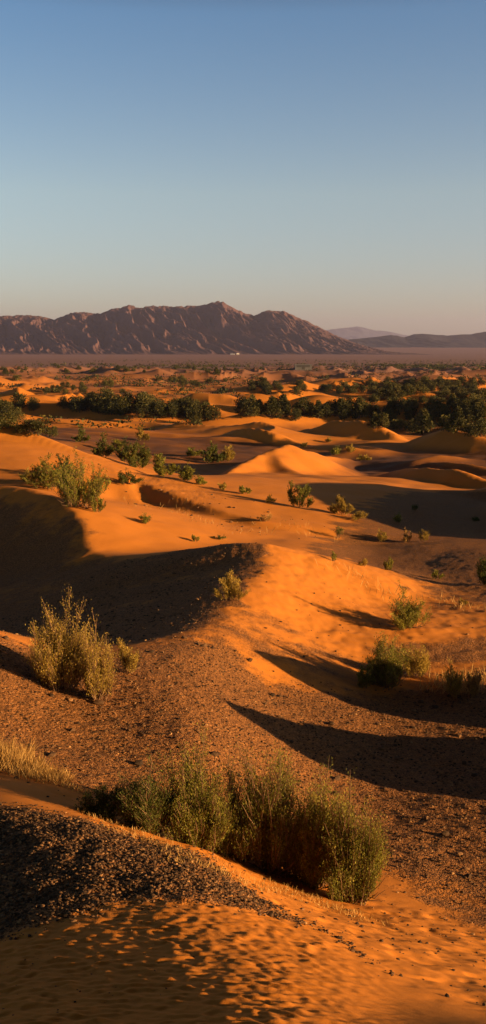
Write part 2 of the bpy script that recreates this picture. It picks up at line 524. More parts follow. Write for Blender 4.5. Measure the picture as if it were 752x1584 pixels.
def leaf_material(name, dark, mid, light, trans=.25):
    m, nt, nd, lk = new_mat(name)
    t = N(nd, 'ShaderNodeAttribute', attribute_name='tint').outputs['Fac']
    oi = nd.new('ShaderNodeObjectInfo')
    t = math_(nd, lk, 'ADD', t, math_(nd, lk, 'MULTIPLY', math_(nd, lk, 'SUBTRACT', oi.outputs['Random'], .5), .3))
    r = ramp(nd, [(0, dark), (.5, mid), (1, light)]); lk.new(t, r.inputs[0])
    d = N(nd, 'ShaderNodeBsdfPrincipled', Roughness=.7)
    d.inputs['Specular IOR Level'].default_value = .2
    lk.new(r.outputs[0], d.inputs['Base Color'])
    tr = nd.new('ShaderNodeBsdfTranslucent'); lk.new(r.outputs[0], tr.inputs[0])
    mx = N(nd, 'ShaderNodeMixShader', Fac=trans)
    lk.new(d.outputs[0], mx.inputs[1]); lk.new(tr.outputs[0], mx.inputs[2])
    out = nd.new('ShaderNodeOutputMaterial'); lk.new(mx.outputs[0], out.inputs[0])
    return m


def plain_material(name, col, rough=.8, var=.15, scale=8.0):
    m, nt, nd, lk = new_mat(name)
    tc = nd.new('ShaderNodeTexCoord')
    nz = N(nd, 'ShaderNodeTexNoise', Scale=scale, Detail=4.0); lk.new(tc.outputs['Object'], nz.inputs['Vector'])
    c = mixc(nd, lk, nz.outputs['Fac'], tuple(v * (1 - var) for v in col), tuple(min(1, v * (1 + var)) for v in col))
    bs = N(nd, 'ShaderNodeBsdfPrincipled', Roughness=rough)
    lk.new(c, bs.inputs['Base Color'])
    out = nd.new('ShaderNodeOutputMaterial'); lk.new(bs.outputs[0], out.inputs[0])
    return m


def rock_material(name, a, b, scale):
    m, nt, nd, lk = new_mat(name)
    geo = nd.new('ShaderNodeNewGeometry')
    nz = N(nd, 'ShaderNodeTexNoise', Scale=scale, Detail=8.0, Roughness=.7); lk.new(geo.outputs['Position'], nz.inputs['Vector'])
    c = mixc(nd, lk, nz.outputs['Fac'], a, b)
    bs = N(nd, 'ShaderNodeBsdfPrincipled', Roughness=.95)
    bs.inputs['Specular IOR Level'].default_value = .12
    bump = N(nd, 'ShaderNodeBump', Strength=.5, Distance=4.0); lk.new(nz.outputs['Fac'], bump.inputs['Height'])
    lk.new(bump.outputs[0], bs.inputs['Normal'])
    lk.new(c, bs.inputs['Base Color'])
    out = nd.new('ShaderNodeOutputMaterial'); lk.new(bs.outputs[0], out.inputs[0])
    return m


M_GROUND = ground_material()
M_STONE = stone_material()
M_OLIVE = leaf_material('olive_foliage', (.04, .045, .008), (.175, .172, .022), (.43, .38, .06), .3)
M_DARKGREEN = leaf_material('dark_foliage', (.022, .03, .006), (.085, .1, .017), (.22, .21, .036), .28)
M_GOLD = leaf_material('golden_foliage', (.11, .08, .014), (.34, .235, .036), (.56, .40, .08), .3)
M_TREE = leaf_material('tree_foliage', (.011, .016, .005), (.05, .053, .013), (.18, .15, .034), .15)
M_STRAW = leaf_material('dry_straw', (.24, .13, .035), (.46, .28, .08), (.64, .42, .15), .3)
M_WOOD = plain_material('grey_brown_wood', (.20, .11, .05), .85, .3, 20)
M_BARK = plain_material('dark_bark', (.08, .05, .03), .9, .3, 3)

# ------------------------------------------------------------------ ground object
nr = len(rows)
idx = np.arange(nr * NC).reshape(nr, NC)
quads = np.stack([idx[:-1, :-1], idx[:-1, 1:], idx[1:, 1:], idx[1:, :-1]], -1).reshape(-1, 4)
fx, fy_ = X.ravel(), Y.ravel()
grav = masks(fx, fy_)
plain = sstep(190, 560, fy_ * (1 + .25 * fbm(fx / 150, fy_ / 150, 2, 201)))
flats = sstep(60, 90, fy_) * (1 - sstep(.25, 1.1, Z.ravel() - ZBASE))
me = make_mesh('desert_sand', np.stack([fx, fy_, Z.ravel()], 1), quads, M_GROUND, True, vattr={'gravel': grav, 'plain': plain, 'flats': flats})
ground = tag(link('desert_ground', me), 'orange sand dunes with dark gravel hollows reaching to the mountains', 'desert', kind='structure')

# ------------------------------------------------------------------ stones
ph = (1 + 5 ** .5) / 2
ICO_V = np.array([(-1, ph, 0), (1, ph, 0), (-1, -ph, 0), (1, -ph, 0), (0, -1, ph), (0, 1, ph), (0, -1, -ph), (0, 1, -ph), (ph, 0, -1), (ph, 0, 1), (-ph, 0, -1), (-ph, 0, 1)]) / 1.9
ICO_F = np.array([(0, 11, 5), (0, 5, 1), (0, 1, 7), (0, 7, 10), (0, 10, 11), (1, 5, 9), (5, 11, 4), (11, 10, 2), (10, 7, 6), (7, 1, 8), (3, 9, 4), (3, 4, 2), (3, 2, 6), (3, 6, 8), (3, 8, 9), (4, 9, 5), (2, 4, 11), (6, 2, 10), (8, 6, 7), (9, 8, 1)])


def scatter_stones(name, label, poly, dens, smin, smax_, seed, soft=.1, thin=None):
    r = np.random.default_rng(seed)
    q = np.array(poly)
    x0, y0 = q.min(0); x1, y1 = q.max(0)
    cnt = int((x1 - x0) * (y1 - y0) * dens)
    x = r.uniform(x0, x1, cnt); y = r.uniform(y0, y1, cnt)
    keep = (r.random(cnt) < in_poly(poly, x, y, soft) ** 1.5) & (np.abs(x) < .285 * y + .5)
    if thin is not None:
        keep &= r.random(cnt) < thin(x, y)
    x, y = x[keep], y[keep]
    k = len(x)
    size = smin + (smax_ - smin) * r.random(k) ** 3.2
    z = ground_z(x, y)
    v = np.repeat(ICO_V[None], k, 0) * (1 + .55 * (r.random((k, 12, 1)) - .5))
    v *= np.stack([r.uniform(.7, 1.3, k), r.uniform(.7, 1.3, k), r.uniform(.4, .8, k)], 1)[:, None]
    a = r.uniform(0, 6.28, k)[:, None]
    vx = v[..., 0] * np.cos(a) - v[..., 1] * np.sin(a); vy = v[..., 0] * np.sin(a) + v[..., 1] * np.cos(a)
    V = np.stack([vx, vy, v[..., 2]], -1) * size[:, None, None]
    V += np.stack([x, y, z + size * .22], 1)[:, None]
    Fc = (ICO_F[None] + 12 * np.arange(k)[:, None, None]).reshape(-1, 3)
    me = make_mesh(name, V.reshape(-1, 3), Fc, M_STONE, False, fattr={'tint': np.repeat(np.clip(r.beta(1.6, 2.6, k), 0, 1), 20)})
    return tag(link(name, me), label, 'gravel', kind='stuff')


scatter_stones('mound_gravel', 'dark grey gravel covering the mound in the foreground', MOUND, 6500, .0025, .014, 1, .3)
scatter_stones('slope_gravel', 'brown gravel strewn over the slope behind the big shrubs', SLOPE, 380, .004, .022, 2, .9,
               lambda x, y: .15 + .85 * masks(x, y))
scatter_stones('slope_stones', 'few larger half-buried stones on the gravel slope', SLOPE, 5, .015, .06, 12, .9)
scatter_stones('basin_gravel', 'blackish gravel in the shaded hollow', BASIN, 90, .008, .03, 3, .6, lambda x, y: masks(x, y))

BAND = gp((60, 1225, 8), (560, 1385, 7.5), (752, 1440, 7.2), (900, 1480, 6.6), (900, 1590, 4.2), (700, 1548, 4.1), (520, 1448, 5.0), (390, 1384, 5.6), (140, 1274, 6.7))
scatter_stones('band_pebbles', 'scattered dark pebbles and clods on the orange band below the shrubs', BAND, 80, .003, .017, 4, .3)
RIM = gp((380, 1384, 5.7), (520, 1449, 5.05), (640, 1515, 4.35), (620, 1518, 4.3), (500, 1452, 4.95), (380, 1396, 5.4))
scatter_stones('rim_pebbles', 'line of pale pebbles along the lip of the foreground sand', RIM, 900, .004, .016, 8, .06)
DARKSAND = gp((-200, 1400, 5.1), (330, 1376, 5.2), (330, 1500, 4.1), (200, 1600, 3.3), (-200, 1600, 3.6))
scatter_stones('sand_pebbles', 'few small dark pebbles on the shaded foreground sand', DARKSAND, 45, .002, .008, 9, .2)
FLANK = gp((420, 930, 21.5), (560, 905, 25), (760, 950, 22.5), (760, 1030, 18.3), (560, 1060, 16.8), (360, 1000, 16.8))
scatter_stones('flank_clods', 'dark clods and litter over the right flank of the middle dune', FLANK, 4, .008, .035, 10, 1.0)

LONG = gp((190, 742, 47), (440, 797, 42), (560, 835, 38), (420, 832, 35), (210, 800, 37))
scatter_stones('long_slope_clods', 'dark clods and litter over the long lit slope', LONG, 1.6, .012, .09, 13, 1.0)

# ------------------------------------------------------------------ foliage builders
def tubes(lines, radii):
    """three-sided tapered twigs; lines: list of (k,3) arrays, radii: list of (k,)"""
    V, Fq = [], []
    o = 0
    for L, R in zip(lines, radii):
        k = len(L)
        t = np.gradient(L, axis=0)
        t /= np.linalg.norm(t, axis=1)[:, None] + 1e-9
        ref = np.array([.3, .9, .1]) if abs(t[0, 2]) > .5 else np.array([0, 0, 1.])
        u = np.cross(t, ref); u /= np.linalg.norm(u, axis=1)[:, None] + 1e-9
        w = np.cross(t, u)
        for a in (0, 2.094, 4.189):
            V.append(L + (u * math.cos(a) + w * math.sin(a)) * R[:, None])
        for s_ in range(3):
            a0 = o + s_ * k + np.arange(k - 1); b0 = o + ((s_ + 1) % 3) * k + np.arange(k - 1)
            Fq.append(np.stack([a0, b0, b0 + 1, a0 + 1], 1))
        o += 3 * k
    return np.concatenate(V), np.concatenate(Fq)


def leaves(Pp, D, L, W, r):
    """diamond leaves at Pp along D"""
    D = D / (np.linalg.norm(D, axis=1)[:, None] + 1e-9)
    side = np.cross(D, r.normal(size=D.shape)); side /= np.linalg.norm(side, axis=1)[:, None] + 1e-9
    L = L[:, None]; W = W[:, None]
    V = np.stack([Pp, Pp + D * L * .5 + side * W * .5, Pp + D * L, Pp + D * L * .5 - side * W * .5], 1)
    k = len(Pp)
    return V.reshape(-1, 3), np.arange(4 * k).reshape(k, 4)


def shrub_meshes(name, h, w, seed, stems=26, twigs=13, nleaf=5000, leaf=.022, lw=.34, mat=None, upright=.75, bare=.0, base=.55, dome=.5, spread=1.5, lean=(0, 0)):
    r = np.random.default_rng(seed)
    lines, rads, tips = [], [], []
    segs = []
    npl = int(np.clip(stems / 6, 3, 10))
    pa = np.arange(npl) * 2.4 + r.uniform(0, 6)
    pq = np.sqrt((np.arange(npl) + .4) / npl)
    ph_ = r.uniform(.5, 1.05, npl); ph_[0] = 1.05
    for i in range(stems):
        j = i % npl
        a = r.uniform(0, 6.283); q = math.sqrt(r.random())
        off = (np.array([math.cos(pa[j]), math.sin(pa[j])]) * pq[j] * .82 + np.array([math.cos(a), math.sin(a)]) * q * .8 / math.sqrt(npl)) * w * .5
        qq = min(1, np.hypot(*off) / (w * .5))
        hh = h * ph_[j] * (1 - dome * qq * qq) * (1 - .5 * q ** 1.5) * r.uniform(.8, 1.08)
        b = off * base * r.uniform(.6, 1.2)
        t = np.linspace(0, 1, 7)
        bow = r.uniform(.9, 1.7)
        L = np.stack([b[0] + (off[0] - b[0]) * t ** bow + lean[0] * t * t * h, b[1] + (off[1] - b[1]) * t ** bow + lean[1] * t * t * h, hh * t ** .92 - .03 * h * (1 - t)], 1)
        L[1:] += r.normal(size=(6, 3)) * np.array([.02, .02, .008]) * h
        L = np.concatenate([[[0, 0, -.05 * h]], L])
        t = np.linspace(0, 1, 8)
        lines.append(L); rads.append(np.linspace(.012, .0025, 8) * h ** .6 * r.uniform(.6, 1.2))
        for k in range(twigs):
            tt = r.uniform(.17, 1)
            p0 = np.array([np.interp(tt, t, L[:, c]) for c in range(3)])
            aa = r.uniform(0, 6.283)
            out = np.array([math.cos(aa), math.sin(aa), 0]) * (1 - upright) + np.array([off[0], off[1], 0]) / (w + 1e-6) * .5
            dr = out * spread + np.array([0, 0, upright]) + r.normal(size=3) * .08
            dr /= np.linalg.norm(dr)
            ln = h * r.uniform(.12, .30) * (1.15 - .4 * tt)
            T = p0 + dr * ln * np.linspace(0, 1, 4)[:, None]
            T[1:, 2] += np.linspace(0, .12, 3) * ln * 1.2
            lines.append(T); rads.append(np.linspace(.0042, .0014, 4) * h ** .5)
            segs.append((T, p0, dr, ln, r.normal() * .16))
        segs.append((L[4:], L[4], L[-1] - L[4], 0, r.normal() * .16))
    for i in range(16 if stems > 24 else 0):       # dead twigs splaying from the foot
        a = r.uniform(0, 6.283); ln = min(h, w) * r.uniform(.3, .62)
        q = np.linspace(0, 1, 6)
        L = np.stack([np.cos(a) * ln * q, np.sin(a) * ln * q, h * r.uniform(.1, .45) * q ** 1.4 - .03 * h * (1 - q)], 1)
        L[1:] += r.normal(size=(5, 3)) * .035 * ln
        lines.append(L); rads.append(np.linspace(.009, .002, 6) * h ** .6)
    V, Fq = tubes(lines, rads)
    wood = make_mesh('stem_' + name, V, Fq, M_WOOD, True)
    ns = len(segs)
    pick = r.integers(0, ns, nleaf)
    A = np.stack([s_[0][0] for s_ in segs]); B = np.stack([s_[0][-1] for s_ in segs])
    tint0 = np.array([s_[4] for s_ in segs])
    t = r.random(nleaf)[:, None] ** .8
    pos = A[pick] * (1 - t) + B[pick] * t + r.normal(size=(nleaf, 3)) * .022 * h ** .5
    keep = (pos[:, 2] > bare * h * r.uniform(.3, 1.3, nleaf)) & (r.random(nleaf) < 1.15 - .55 * pos[:, 2] / h)
    pos = pos[keep]; pick = pick[keep]
    D = (B - A)[pick]; D /= np.linalg.norm(D, axis=1)[:, None] + 1e-9
    D = D * upright * 1.2 + r.normal(size=D.shape) * .45 + np.array([0, 0, .35])
    k = len(pos)
    Lf, Ff = leaves(pos, D, leaf * r.uniform(.6, 1.4, k), leaf * lw * r.uniform(.7, 1.3, k), r)
    tint = np.clip(.45 + tint0[pick] + r.normal(size=k) * .14, 0, 1)
    fol = make_mesh('foliage_' + name, Lf, Ff, mat, False, fattr={'tint': tint})
    return wood, fol


def place_shrub(name, meshes, loc, label, cat, group=None, rot=0., scale=1.0):
    root = bpy.data.objects.new(name, None)
    COL.objects.link(root)
    root.location = loc
    root.rotation_euler = (0, 0, rot)
    root.scale = (scale,) * 3 if not isinstance(scale, tuple) else scale
    tag(root, label, cat, group)
    link('stem', meshes[0], root)
    link('foliage', meshes[1], root)
    return root


_sc = [0]


def shrub(px, py, hpx, wpx, label, name='desert_shrub', cat='shrub', mat=None, group=None, dscale=1.0, **kw):
    """own mesh for a shrub whose base is seen at px, py with the given apparent size"""
    x, y, z = hit(px, py)
    if y > 400:
        print('shrub base lost', px, py, y)
    h = hpx * y / F * 1.03
    w = wpx * y / F
    _sc[0] += 1
    kw.setdefault('leaf', max(.018, .0019 * y))
    ar = hpx * wpx
    kw.setdefault('nleaf', int(np.clip(ar * 1.9 * dscale, 300, 42000)))
    kw.setdefault('stems', int(np.clip(ar / 200, 10, 60)))
    mm = shrub_meshes(name, h, w, 300 + _sc[0], mat=mat or M_OLIVE, **kw)
    return place_shrub(name, mm, (x, y, z), label, cat, group)


# the row of large shrubs in the foreground
ROW = 'row of large shrubs in the foreground'
shrub(166, 1264, 60, 82, 'low dark green shrub at the left end of the large foreground row', mat=M_DARKGREEN, upright=.55, group=ROW, bare=.1)
shrub(226, 1284, 124, 116, 'dark green shrub between the low end shrub and the yellow-green one in the foreground row', mat=M_DARKGREEN, upright=.65, group=ROW)
shrub(306, 1310, 185, 122, 'yellow-green upright shrub in the foreground row with bare twisted twigs at its foot', mat=M_OLIVE, group=ROW, upright=.85)
shrub(362, 1326, 160, 104, 'shorter olive shrub filling the gap left of the tallest foreground shrub', mat=M_OLIVE, group=ROW, upright=.8)
shrub(424, 1348, 236, 160, 'tallest shrub of the foreground row, bushy olive green with fine upright twigs', mat=M_OLIVE, group=ROW, upright=.85, dome=.3, stems=52)
shrub(486, 1368, 190, 112, 'dark-footed olive shrub between the tallest and the right end of the foreground row', mat=M_OLIVE, group=ROW, upright=.8)
shrub(542, 1392, 200, 112, 'pale olive feathery shrub at the right end of the foreground row', mat=M_OLIVE, group=ROW, upright=.9, dome=.35)
# golden shrubs on the left slope
GL = 'golden shrubs on the left slope'
shrub(96, 1062, 156, 116, 'tall golden shrub with bare branches on the left gravel slope', mat=M_GOLD, group=GL, upright=.85, dome=.75, bare=.1)
shrub(150, 1080, 122, 66, 'rounded golden-olive shrub right of the tall golden one', mat=M_GOLD, group=GL, upright=.85)
shrub(197, 1040, 60, 40, 'small pale golden shrub at the right of the golden clump', mat=M_GOLD, group=GL, upright=.8)
# on the middle dune
shrub(356, 928, 50, 46, 'small yellow-green shrub alone near the crest of the middle dune', mat=M_GOLD, upright=.7)
shrub(632, 970, 68, 78, 'round olive shrub standing on the lit right flank of the middle dune', mat=M_OLIVE, upright=.6)
RS = 'shrubs in the shade right of the middle dune'
shrub(598, 1060, 92, 82, 'dark olive shrub, largest of the clump below the middle dune', mat=M_OLIVE, group=RS, upright=.75)
shrub(564, 1064, 44, 34, 'low green sprig left of the dark olive shrub', mat=M_OLIVE, group=RS, upright=.7)
shrub(646, 1046, 64, 50, 'straw-tipped shrub right of the dark olive shrub', mat=M_GOLD, group=RS, upright=.85)
shrub(700, 1078, 66, 40, 'pale straw-coloured upright tuft with a dark foot near the right edge', name='grass_tuft', cat='grass tuft', mat=M_GOLD, group=RS, upright=.95, base=.5)
shrub(734, 1076, 48, 36, 'small pale straw tuft at the right edge', name='grass_tuft', cat='grass tuft', mat=M_STRAW, group=RS, upright=.95, base=.6)
shrub(750, 904, 48, 54, 'dark bush cut by the right edge on the dark plain', mat=M_DARKGREEN, upright=.6)
# left dune shrubs
LD = 'shrubs behind the crest of the left dune'
shrub(120, 782, 84, 98, 'large feathery pale olive shrub behind the crest of the left dune', mat=M_OLIVE, group=LD, upright=.8, dome=.4)
shrub(78, 756, 56, 70, 'dark olive shrub left of the large feathery shrub', mat=M_OLIVE, group=LD, upright=.6)
shrub(45, 746, 26, 34, 'low pale shrub at the left of the crest clump', mat=M_GOLD, group=LD, upright=.6)
shrub(98, 742, 46, 44, 'dark upright shrub behind the large feathery shrub', mat=M_DARKGREEN, group=LD, upright=.7)
shrub(150, 792, 30, 30, 'low tuft at the foot of the large feathery shrub', mat=M_OLIVE, group=LD, upright=.8)
shrub(196, 748, 26, 44, 'dark spreading shrub on the eroded red bank', mat=M_DARKGREEN, upright=.4)
shrub(226, 810, 18, 24, 'tiny green shrub on the lit flank right of the feathery shrub', mat=M_OLIVE, upright=.6)
# middle distance shrubs
shrub(462, 784, 42, 52, 'round olive bush in the dip before the pointed dune', mat=M_OLIVE, upright=.6)
shrub(528, 796, 30, 44, 'yellowish spreading bush right of the round olive bush', mat=M_GOLD, upright=.5)
shrub(556, 804, 18, 30, 'low pale bush trailing right of the yellowish bush', mat=M_GOLD, upright=.5)
shrub(526, 776, 10, 11, 'tiny round dark shrub behind the yellowish bush', mat=M_DARKGREEN, upright=.4)
shrub(523, 832, 22, 14, 'little green shrub on a thin stem on the lower end of the long dune', mat=M_DARKGREEN, upright=.5, bare=.5)
shrub(418, 778, 14, 18, 'small pale shrub left of the round olive bush', mat=M_GOLD, upright=.6)
shrub(615, 808, 16, 16, 'small green shrub alone in the shaded hollow on the right', mat=M_OLIVE, upright=.7)
shrub(641, 790, 12, 12, 'tiny dark shrub at the top of the shaded hollow', mat=M_DARKGREEN, upright=.6)
shrub(736, 806, 8, 14, 'flat dark shrub near the right edge of the shaded hollow', mat=M_DARKGREEN, upright=.3)
TU = 'tufts along the edge of the dark plain'
shrub(590, 838, 20, 26, 'pale green tuft, leftmost along the sunlit edge of the dark plain', name='grass_tuft', cat='grass tuft', mat=M_GOLD, group=TU, upright=.8)
shrub(630, 838, 20, 20, 'golden tuft in the middle of the sunlit edge of the dark plain', name='grass_tuft', cat='grass tuft', mat=M_STRAW, group=TU, upright=.8)
shrub(656, 838, 20, 18, 'golden tuft, rightmost along the sunlit edge of the dark plain', name='grass_tuft', cat='grass tuft', mat=M_GOLD, group=TU, upright=.8)
shrub(602, 882, 22, 18, 'upright green shrub alone on the dark plain', mat=M_OLIVE, upright=.85)
shrub(516, 868, 16, 10, 'slim green sprig at the left end of the dark plain', name='green_sprig', cat='sprig', mat=M_OLIVE, upright=.9)
shrub(563, 876, 12, 20, 'low yellow tuft on the left of the dark plain', name='grass_tuft', cat='grass tuft', mat=M_GOLD, group=TU, upright=.8)
shrub(676, 896, 14, 22, 'low green sprig beside the dark shadow line on the plain', name='green_sprig', cat='sprig', mat=M_OLIVE, upright=.7)
shrub(302, 838, 14, 12, 'small green sprig on the long lit flank behind the dark crest', name='green_sprig', cat='sprig', mat=M_OLIVE, upright=.8)
shrub(340, 834, 7, 26, 'low dark creeping plant on the long lit flank', name='creeping_plant', cat='plant', mat=M_DARKGREEN, upright=.3)
shrub(410, 806, 12, 30, 'thin dry straw plant on the crest line of the long dune', name='dry_plant', cat='plant', mat=M_STRAW, upright=.5)
shrub(716, 936, 12, 16, 'tiny pale sprig on the orange sand right of the round olive shrub', name='green_sprig', cat='sprig', mat=M_GOLD, upright=.7)

# bushes in the hollow behind the big left dune: one own shape each
HB = 'bushes in the hollow behind the big dune'
for px, py, hp, wp, mt, lab in [
    (158, 706, 36, 28, M_DARKGREEN, 'dark upright bush nearest the crest of the big left dune'),
    (214, 724, 50, 44, M_DARKGREEN, 'dark tall bush, biggest of the hollow behind the big dune'),
    (192, 714, 34, 30, M_DARKGREEN, 'dark red-brown bush left of the biggest hollow bush'),
    (252, 736, 38, 44, M_OLIVE, 'pale olive broom bush right of the biggest hollow bush'),
    (290, 744, 34, 28, M_OLIVE, 'olive bush standing just behind the long dune crest'),
    (310, 750, 18, 18, M_OLIVE, 'small tuft right of the olive bush on the long crest'),
    (326, 716, 32, 38, M_DARKGREEN, 'round dark green bush before the shaded dune'),
    (352, 714, 26, 30, M_GOLD, 'brownish dry bush right of the round dark green bush'),
    (220, 682, 22, 22, M_GOLD, 'golden-topped bush in the shaded sand behind the big dune'),
    (180, 700, 24, 26, M_OLIVE, 'yellow-green bush in the dip behind the big dune'),
    (298, 706, 16, 26, M_OLIVE, 'flat green bush left of the round dark green bush'),
    (124, 684, 22, 26, M_DARKGREEN, 'dark bush right of the left edge trees'),
    (378, 764, 14, 24, M_OLIVE, 'low green tuft at the foot of the pointed dune'),
    (345, 758, 12, 24, M_GOLD, 'low yellow tuft behind the long crest at the pointed dune'),
    (520, 704, 14, 24, M_OLIVE, 'low green bush behind the pointed dune'),
    (542, 700, 16, 18, M_GOLD, 'straw-coloured bush right of the pointed dune'),
    (560, 712, 10, 26, M_GOLD, 'flat yellow shrub in the sand right of the pointed dune'),
    (470, 692, 8, 18, M_GOLD, 'low straw clump beyond the tip of the pointed dune'),
    (508, 684, 8, 10, M_GOLD, 'tiny straw clump on the shaded flat beyond the pointed dune'),
]:
    shrub(px, py, hp, wp, lab, name='desert_bush', cat='bush', mat=mt, group=HB, upright=.55, dome=.5, dscale=1.6)

# ------------------------------------------------------------------ dry grass (too fine to count)
def grass(name, label, spots, blade, seed, per=1.0, mat=None):
    r = np.random.default_rng(seed)
    Pp, D, L = [], [], []
    for px, py, rad, cnt, hh in spots:
        x, y, z = hit(px, py)
        cnt = int(cnt * per)
        a = r.uniform(0, 6.283, cnt); q = np.sqrt(r.random(cnt)) * rad
        xs, ys = x + np.cos(a) * q * 1.3, y + np.sin(a) * q
        Pp.append(np.stack([xs, ys, ground_z(xs, ys) - .005], 1))
        D.append(np.stack([r.normal(size=cnt) * .45, r.normal(size=cnt) * .45, np.ones(cnt)], 1))
        L.append(hh * r.uniform(.25, 1.15, cnt))
    Pp, D, L = np.concatenate(Pp), np.concatenate(D), np.concatenate(L)
    V, Fq = leaves(Pp, D, L, np.full(len(L), blade), r)
    me = make_mesh(name, V, Fq, mat or M_STRAW, False, fattr={'tint': np.clip(r.normal(.5, .22, len(L)), 0, 1)})
    return tag(link(name, me), label, 'grass', kind='stuff')


grass('dry_grass', 'golden dry grass on the left edge below the golden shrubs',
      [(5 + 6 * i + random.uniform(-5, 5), 1172 + 3.2 * i + random.uniform(-9, 9), .2, 190, .2 - .009 * i) for i in range(13)] +
      [(-30, 1180, .3, 300, .25)] + [(90 + 5 * i, 1212 + 2 * i, .12, 25, .05) for i in range(8)], .006, 5)
grass('sparse_grass', 'sparse golden grass along the lower edge of the middle dune',
      [(520 + 9 * i + random.uniform(-8, 8), 876 + 5.2 * i + random.uniform(-5, 5), .55, 9, .30) for i in range(14)] +
      [(690 + 8 * i, 930 + 3 * i, .3, 10, .25) for i in range(6)] + [(440 + 12 * i, 806 + 6 * i, .5, 8, .35) for i in range(6)] + [(205 + 17 * i + random.uniform(-9, 9), 778 + 4 * i + random.uniform(-14, 12), .6, 10, .3) for i in range(14)] +
      [(680 + 7 * i + random.uniform(-5, 5), 1060 + random.uniform(-12, 14), .25, 40, .3) for i in range(9)], .014, 6)
grass('band_grass', 'short dry grass and litter on the orange band below the foreground shrubs',
      [(150 + 13 * i, 1264 + 5.0 * i + random.uniform(-4, 18), .13, 45, .05) for i in range(33)], .005, 7)

# ------------------------------------------------------------------ trees
def tree_meshes(seed, h, w, kind):
    r = np.random.default_rng(seed)
    lines, rads = [], []
    lobes = []
    nl = {'round': 9, 'cone': 10, 'wide': 12}[kind]
    trunk_h = h * .35
    T = np.stack([r.normal() * .1 * np.linspace(0, 1, 5), r.normal() * .1 * np.linspace(0, 1, 5), np.linspace(-.2, trunk_h, 5)], 1)
    lines.append(T); rads.append(np.linspace(.16, .10, 5) * h / 5)
    for i in range(nl):
        a = i * 2.4 + r.uniform(-.5, .5)
        f = (i + .5) / nl
        if kind == 'cone':
            zc = h * (.16 + .72 * f); rr = w * .5 * (1 - f) * .75; sz = w * (.30 - .16 * f)
        elif kind == 'wide':
            zc = h * r.uniform(.22, .72); rr = w * .38 * math.sqrt(r.random()); sz = w * r.uniform(.14, .24)
        else:
            zc = h * (.2 + .6 * f); rr = w * .34 * math.sin(math.pi * (.2 + .7 * f)) * r.uniform(.5, 1.1); sz = w * r.uniform(.18, .27)
        c = np.array([math.cos(a) * rr, math.sin(a) * rr, zc])
        lobes.append((c, sz))
        q = np.linspace(0, 1, 5)[:, None]
        Lm = T[2 + i % 3] * (1 - q) + c * q
        Lm[:, 2] += np.sin(np.linspace(0, math.pi, 5)) * .1 * h * .4
        lines.append(Lm); rads.append(np.linspace(.07, .02, 5) * h / 5)
    V, Fq = tubes(lines, rads)
    wood = make_mesh('tree_trunk', V, Fq, M_BARK, True)
    PP, DD, TT = [], [], []
    for c, sz in lobes:
        k = int(170 * (sz / (w * .22)) ** 1.5) + 40
        d = r.normal(size=(k, 3)); d /= np.linalg.norm(d, axis=1)[:, None]
        rad = sz * (r.random(k) ** .4) * (1 + .35 * perlin(d[:, 0] * 2 + seed, d[:, 1] * 2 + d[:, 2] * 1.7, seed))
        p = c + d * rad[:, None] * np.array([1, 1, .95])
        p[:, 2] = np.maximum(p[:, 2], .04 * h)
        PP.append(p); DD.append(d * .8 + r.normal(size=(k, 3)) * .6 + np.array([0, 0, .3])); TT.append(np.clip(.5 + r.normal() * .16 + r.normal(size=k) * .15, 0, 1))
    PP, DD, TT = np.concatenate(PP), np.concatenate(DD), np.concatenate(TT)
    k = len(PP)
    V, Fq = leaves(PP, DD, .42 * h / 5 * r.uniform(.6, 1.3, k), .22 * h / 5 * r.uniform(.7, 1.3, k), r)
    crown = make_mesh('tree_crown', V, Fq, M_TREE, False, fattr={'tint': TT})
    return wood, crown


PROTO = [tree_meshes(40 + i, 5.0, (5.0, 6.2, 3.6, 4.6, 6.6, 3.8)[i], ('round', 'wide', 'cone', 'round', 'wide', 'cone')[i]) for i in range(6)]
SPREAD = {0: 5.0, 1: 6.2, 2: 3.6, 3: 4.6, 4: 6.6, 5: 3.8}
_first = {}


def copy_tree(o):
    c = o.copy(); COL.objects.link(c)
    for ch in list(o.children):
        q = ch.copy(); COL.objects.link(q); q.parent = c
    return c


def tree(px, py, hpx, k, label, group):
    x, y, z = hit(px, py)
    sc = hpx * y / F / 5.0
    if k not in _first:
        root = bpy.data.objects.new('desert_tree', None); COL.objects.link(root)
        link('trunk', PROTO[k][0], root); link('crown', PROTO[k][1], root)
        _first[k] = root
        o = root
    else:
        o = copy_tree(_first[k])
    o.location = (x, y, z - .05)
    o.rotation_euler = (0, 0, random.uniform(0, 6.28))
    o.scale = (sc * random.uniform(.9, 1.15), sc * random.uniform(.9, 1.15), sc)
    tag(o, label, 'tree', group)
    return o


R = random.Random(11)
